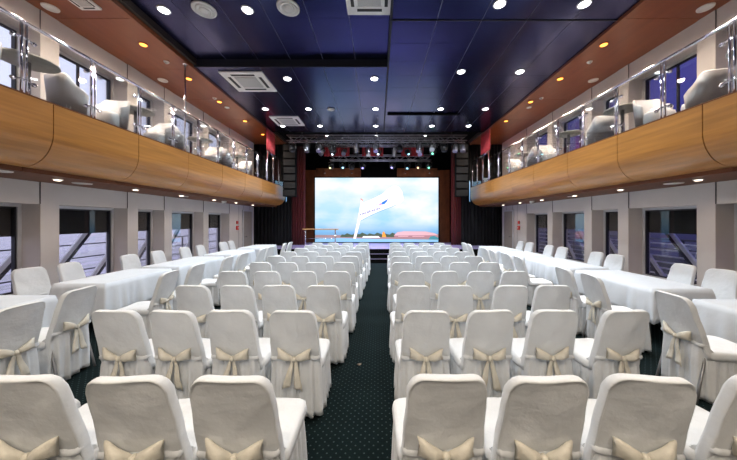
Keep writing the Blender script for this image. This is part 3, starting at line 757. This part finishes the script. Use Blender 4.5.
# ------------------------------------------------------------------ long tables along the windows
def cloth_mesh(hx, hy, z, drop, seed):
    rr = random.Random(seed); ph = [rr.uniform(0,6) for _ in range(6)]
    N = 200; base = resample(rrect(hx, hy, .015, 3), N); rings = []
    for sc in (.02,.5,.9):
        rings.append([(p.x*sc, p.y*sc, z+.004) for p in base])
    rings.append([(p.x, p.y, z+.003) for p in base])
    for k in range(1, 8):
        t = k/7; ring = []
        for i, p in enumerate(base):
            cx = max(0, abs(p.x)-(hx-.22))/.22; cy = max(0, abs(p.y)-(hy-.22))/.22; cor = cx*cy
            n_ = Vector((p.x if abs(p.x)/hx >= abs(p.y)/hy-.02 else 0, p.y if abs(p.y)/hy >= abs(p.x)/hx-.02 else 0)); n_ = n_.normalized() if n_.length else n_
            if cor > .3: n_ = Vector((math.copysign(1,p.x), math.copysign(1,p.y))).normalized()
            s_ = p.x*1.0+p.y*1.3
            w = t*(.020*math.sin(s_*13+ph[0])+.016*math.sin(s_*27+ph[1]+2*math.sin(s_*5)))
            out = .008+.03*t**.7+.055*cor*t+w
            d = drop*(1+.16*cor)*t + .012*t*math.sin(s_*6+ph[2])
            ring.append((p.x+n_.x*out, p.y+n_.y*out, z-d))
        rings.append(ring)
    rings.append([(x*.985, y*.99, zz) for x, y, zz in rings[-1]])
    rings.append([(x*.975, y*.985, z-.02) for x, y, zz in [(p.x, p.y, 0) for p in base]])
    return MB().rings(rings, cap0=True, cap1=False)
def table(x0, x1, y0, y1, tl, cl, drop, seed):
    x0, x1 = sorted((x0, x1)); cx, cy, hx, hy = (x0+x1)/2, (y0+y1)/2, (x1-x0)/2, (y1-y0)/2
    t = thing('folding_table', tl, 'table', (cx,cy,0), group='long tables along the windows')
    MB().box(-hx+.035,hx-.035,-hy+.035,hy-.035,.70,.742).build('tabletop', M['board'], t, bevel=.004)
    for sx in (-1,1):
        for sy in (-1,1):
            MB().tube([(sx*(hx-.1),sy*(hy-.16),.70),(sx*(hx-.1),sy*(hy-.14),0)], .014, 8).build('leg', M['dark_leg'], t)
    c = cloth_mesh(hx, hy, .747, drop, seed).build('tablecloth', M['cloth']); c.location = (cx,cy,0)
    tag(c, cl, 'tablecloth', 'white tablecloths')
LT = [(1.55,3.39),(3.99,5.28),(5.48,7.08),(7.42,8.82),(9.25,10.7)]
RT = [(1.50,3.22),(3.67,5.12),(5.34,6.85),(7.02,8.25),(8.5,10.0)]
for i, (a, b_) in enumerate(LT):
    w_ = 'nearest' if i == 0 else ('farthest' if i == 4 else ORD[i] + ' nearest')
    table(-4.82, -4.03, a, b_, 'dark-legged folding table under cloth by left windows, %s' % w_, 'white tablecloth on the %s table along the left windows' % w_, .46, 10+i)
for i, (a, b_) in enumerate(RT):
    w_ = 'nearest' if i == 0 else ('farthest' if i == 4 else ORD[i] + ' nearest')
    table(3.74, 4.56, a, b_, 'dark-legged folding table under cloth by right windows, %s' % w_, 'white tablecloth on the %s table along the right windows' % w_, .40, 40+i)
# chairs on the aisle side (their backs to the hall), facing the windows
LA = [(2.32,-3.44,4),(2.88,-3.55,8),(3.86,-3.33,6),(4.52,-3.36,3),(5.45,-3.36,5),(6.1,-3.36,-3),(7.05,-3.36,4),(7.65,-3.36,-5),(8.75,-3.36,6),(9.35,-3.36,2)]
for i, (y, x, a) in enumerate(LA):
    place(x, y, math.radians(90+a), 'white covered chair facing the left windows, back to the rows, %s nearest' % ORD[i], 'chairs on the aisle side of the window tables', PROTOL)
RA = [(2.66,3.27,-7),(3.64,3.22,-6),(4.17,3.20,-3),(5.5,3.20,-4),(6.1,3.20,5),(6.75,3.2,-6),(7.3,3.2,4),(8.5,3.2,-3),(9.05,3.2,5)]
for i, (y, x, a) in enumerate(RA):
    place(x, y, math.radians(-90+a), 'white covered chair facing the right windows, back to the rows, %s nearest' % ORD[i], 'chairs on the aisle side of the window tables', PROTOL)
# chairs on the window side, facing the hall
LWN = [(4.15,-5.08,-5),(4.74,-5.06,6),(5.82,-5.06,-3),(6.6,-5.06,4),(7.5,-5.06,0),(8.18,-5.06,5),(9.35,-5.06,-4),(9.92,-5.08,3)]
for i, (y, x, a) in enumerate(LWN):
    place(x, y, math.radians(-90+a), 'white covered chair against the left windows, facing the hall, %s nearest' % ORD[i], 'chairs on the window side of the tables', PROTOL)
RWN = [(4.0,4.82,4),(4.57,4.82,-6),(5.81,4.82,5),(6.36,4.82,-4),(7.5,4.82,3),(8.1,4.82,-2),(9.1,4.82,4),(9.7,4.82,0)]
for i, (y, x, a) in enumerate(RWN):
    place(x, y, math.radians(90+a), 'white covered chair against the right windows, facing the hall, %s nearest' % ORD[i], 'chairs on the window side of the tables', PROTOL)
# scrap of paper on the carpet
o = MB().rings([[(.022*math.cos(a)*(1+.3*math.sin(3*a)), .016*math.sin(a), z+.003*math.sin(2*a)) for a in [2*PI*k/12 for k in range(12)]] for z in (.004,.012)]).build('paper_scrap', M['paper'])
o.location = (-.22, 3.15, 0); tag(o, 'tiny brown scrap of paper lying on the aisle carpet', 'scrap')

# ------------------------------------------------------------------ balcony furniture
def armchair():
    t = thing('tub_armchair', 'pale armchair', 'armchair')
    n_ = 26; rs = []
    def se(a, rx, ry):
        c, q = math.cos(a), math.sin(a)
        return (rx*math.copysign(abs(c)**.55, c), ry*math.copysign(abs(q)**.55, q))
    for k in range(n_+1):
        a = math.radians(-8 + 196*k/n_); e = abs(k/n_-.5)*2
        hh = .78-.22*max(0, (e-.45)/.55)**1.5
        pts = [(*se(a,.205,.19), .18), (*se(a,.235,.235), hh-.02), (*se(a,.225,.225), hh), (*se(a,.195,.19), hh-.01), (*se(a,.17,.155), .42)]
        rs.append(pts)
    MB().rings(rs).build('backrest_shell', M['armchair'], t)
    MB().rings([[(p.x*q, p.y*q-.02, z) for p in resample(rrect(.20,.20,.07), 32)] for q, z in ((.9,.18),(1,.21),(1.02,.38),(.97,.43),(.8,.445),(.02,.45))]).build('seat_cushion', M['armchair'], t)
    MB().lathe([(.001,0),(.22,0),(.225,.025),(.20,.05),(.10,.08),(.10,.18)], (0,0,0), 28).build('base', M['black_metal'], t, label='black round base')
    return t
def rtable():
    t = thing('round_table', 'round table', 'table')
    MB().lathe([(.001,.735),(.29,.735),(.298,.74),(.30,.75),(.295,.758),(.001,.76)], n=40).build('tabletop', M['tabletop'], t)
    MB().lathe([(.03,.02),(.03,.735)], n=16).build('pedestal', M['chrome'], t)
    MB().lathe([(.001,0),(.2,0),(.2,.012),(.05,.03),(.03,.05)], n=28).build('base', M['chrome'], t)
    return t
PA, PT = armchair(), rtable(); firstA = [True]; firstT = [True]
def put(p, fl, x, y, rz, label, group):
    if fl[0]:
        fl[0] = False; p.location = (x,y,ZF); p.rotation_euler = (0,0,rz); p['label'] = label; p['group'] = group
    else: copy_tree(p, (x,y,ZF), rz, label, group)
for s, side, ty, ay in ((-1,'left',(3.7,5.35,7.3,9.2),((3.15,-4.85,5),(4.26,-4.85,172),(4.78,-4.75,8),(5.92,-4.8,-6),(6.55,-4.9,172),(7.9,-4.85,0),(8.5,-4.85,180),(9.8,-4.85,4))),
                        (1,'right',(3.35,5.3,6.8,8.9),((2.7,4.95,-5),(4.15,5.05,168),(4.75,4.85,-10),(5.9,4.85,170),(7.7,4.85,0),(8.3,4.85,180),(9.5,4.85,0)))):
    for i, y in enumerate(ty):
        put(PT, firstT, s*4.80, y, 0, 'pale round table on the %s balcony, %s nearest' % (side, ORD[i]), 'round balcony tables')
    for i, (y, x, a) in enumerate(ay):
        put(PA, firstA, x, y, math.radians(a), 'pale tub armchair with black base on %s balcony, %s nearest' % (side, ORD[i]), 'tub armchairs on the balconies')

# ------------------------------------------------------------------ outside: decks, rails, river, sky
wtr = MB().box(-400, -7.6, -200, 400, -1.6, -1.5).box(7.6, 400, -200, 400, -1.6, -1.5)
wtr.build('river_water', M['water'], kind='structure')
q = MB().box(14, 60, -60, 200, -1.5, -.25)  # invented dark bank, added to darken the view through the right windows
q.box(14, 14.3, -60, 200, -.25, -.05)
for k in range(30): q.box(14.05, 14.2, -10+2.5*k, -9.88+2.5*k, -.05, .8)
q.box(14.08, 14.16, -10, 62, .74, .82).box(14.08, 14.16, -10, 62, .3, .36)
q.build('ground_added_bank', M['added_bank'], kind='structure')
for s, side in ((-1,'left'),(1,'right')):
    a, b_ = sorted((s*6.27, s*7.6))
    st(MB().box(a, b_, YB, 14, -.15, .02), 'floor_outer_deck_' + side, M['deck'])
    r = thing('deck_railing', 'outer deck railing with slanting braces beyond the %s windows' % side, 'railing', (s*7.1, 0, .02), group='outer deck railings')
    for z in ((1.10, .79, .49, .19) if s < 0 else (1.10, .94, .79, .64, .49, .34, .19)):
        MB().tube([(0,-2,z),(0,12.5,z)], .016 if s < 0 else .022, 6).build('rail', M['raildark' if s < 0 else 'railwhite'], r)
    for k in range(12):
        y = -1.9+1.3*k; MB().tube([(0,y,0),(0,y,1.12)], .022, 6).build('post', M['raildark'], r)
    for k in range(12):
        y = -1.34+.97*k
        sh = -.2
        z0, z1 = .06, 1.62
        MB().bar((-s*.2, y, z0), (-s*.2, y+(z1-z0)/1.31, z1), .05, .06).build('brace', M['raildark'], r)
        MB().bar((-s*.2, y-.10, z0), (-s*.2, y-.10+(z1-z0)/1.31, z1), .05, .08).build('brace', M['railwhite'], r, label='pale bar drawn as the highlight on the dark brace')  # pale bar stands in for the white highlight along the brace

w = bpy.data.worlds.new('dusk_sky'); scene.world = w; w.use_nodes = True; nt = w.node_tree; bg = nt.nodes['Background']
tc = nt.nodes.new('ShaderNodeTexCoord'); sep = nt.nodes.new('ShaderNodeSeparateXYZ'); nt.links.new(tc.outputs['Generated'], sep.inputs[0])
rp = nt.nodes.new('ShaderNodeValToRGB'); e = rp.color_ramp.elements
e[0].position = .42; e[0].color = (.86,.86,1.15,1); e[1].position = .58; e[1].color = (.065,.06,.28,1)
mr = nt.nodes.new('ShaderNodeMapRange'); mr.inputs[1].default_value = -1; mr.inputs[2].default_value = 1
nt.links.new(sep.outputs['X'], mr.inputs[0]); nt.links.new(mr.outputs[0], rp.inputs[0]); nt.links.new(rp.outputs[0], bg.inputs[0])
bg.inputs[1].default_value = 1.0

vs = scene.view_settings; vs.view_transform = 'Standard'; vs.look = 'None'; vs.gamma = 1; vs.use_curve_mapping = False; vs.exposure = .42
scene.cycles.use_denoising = True
scene.cycles.max_bounces = 8; scene.cycles.transparent_max_bounces = 16; scene.cycles.sample_clamp_indirect = 6
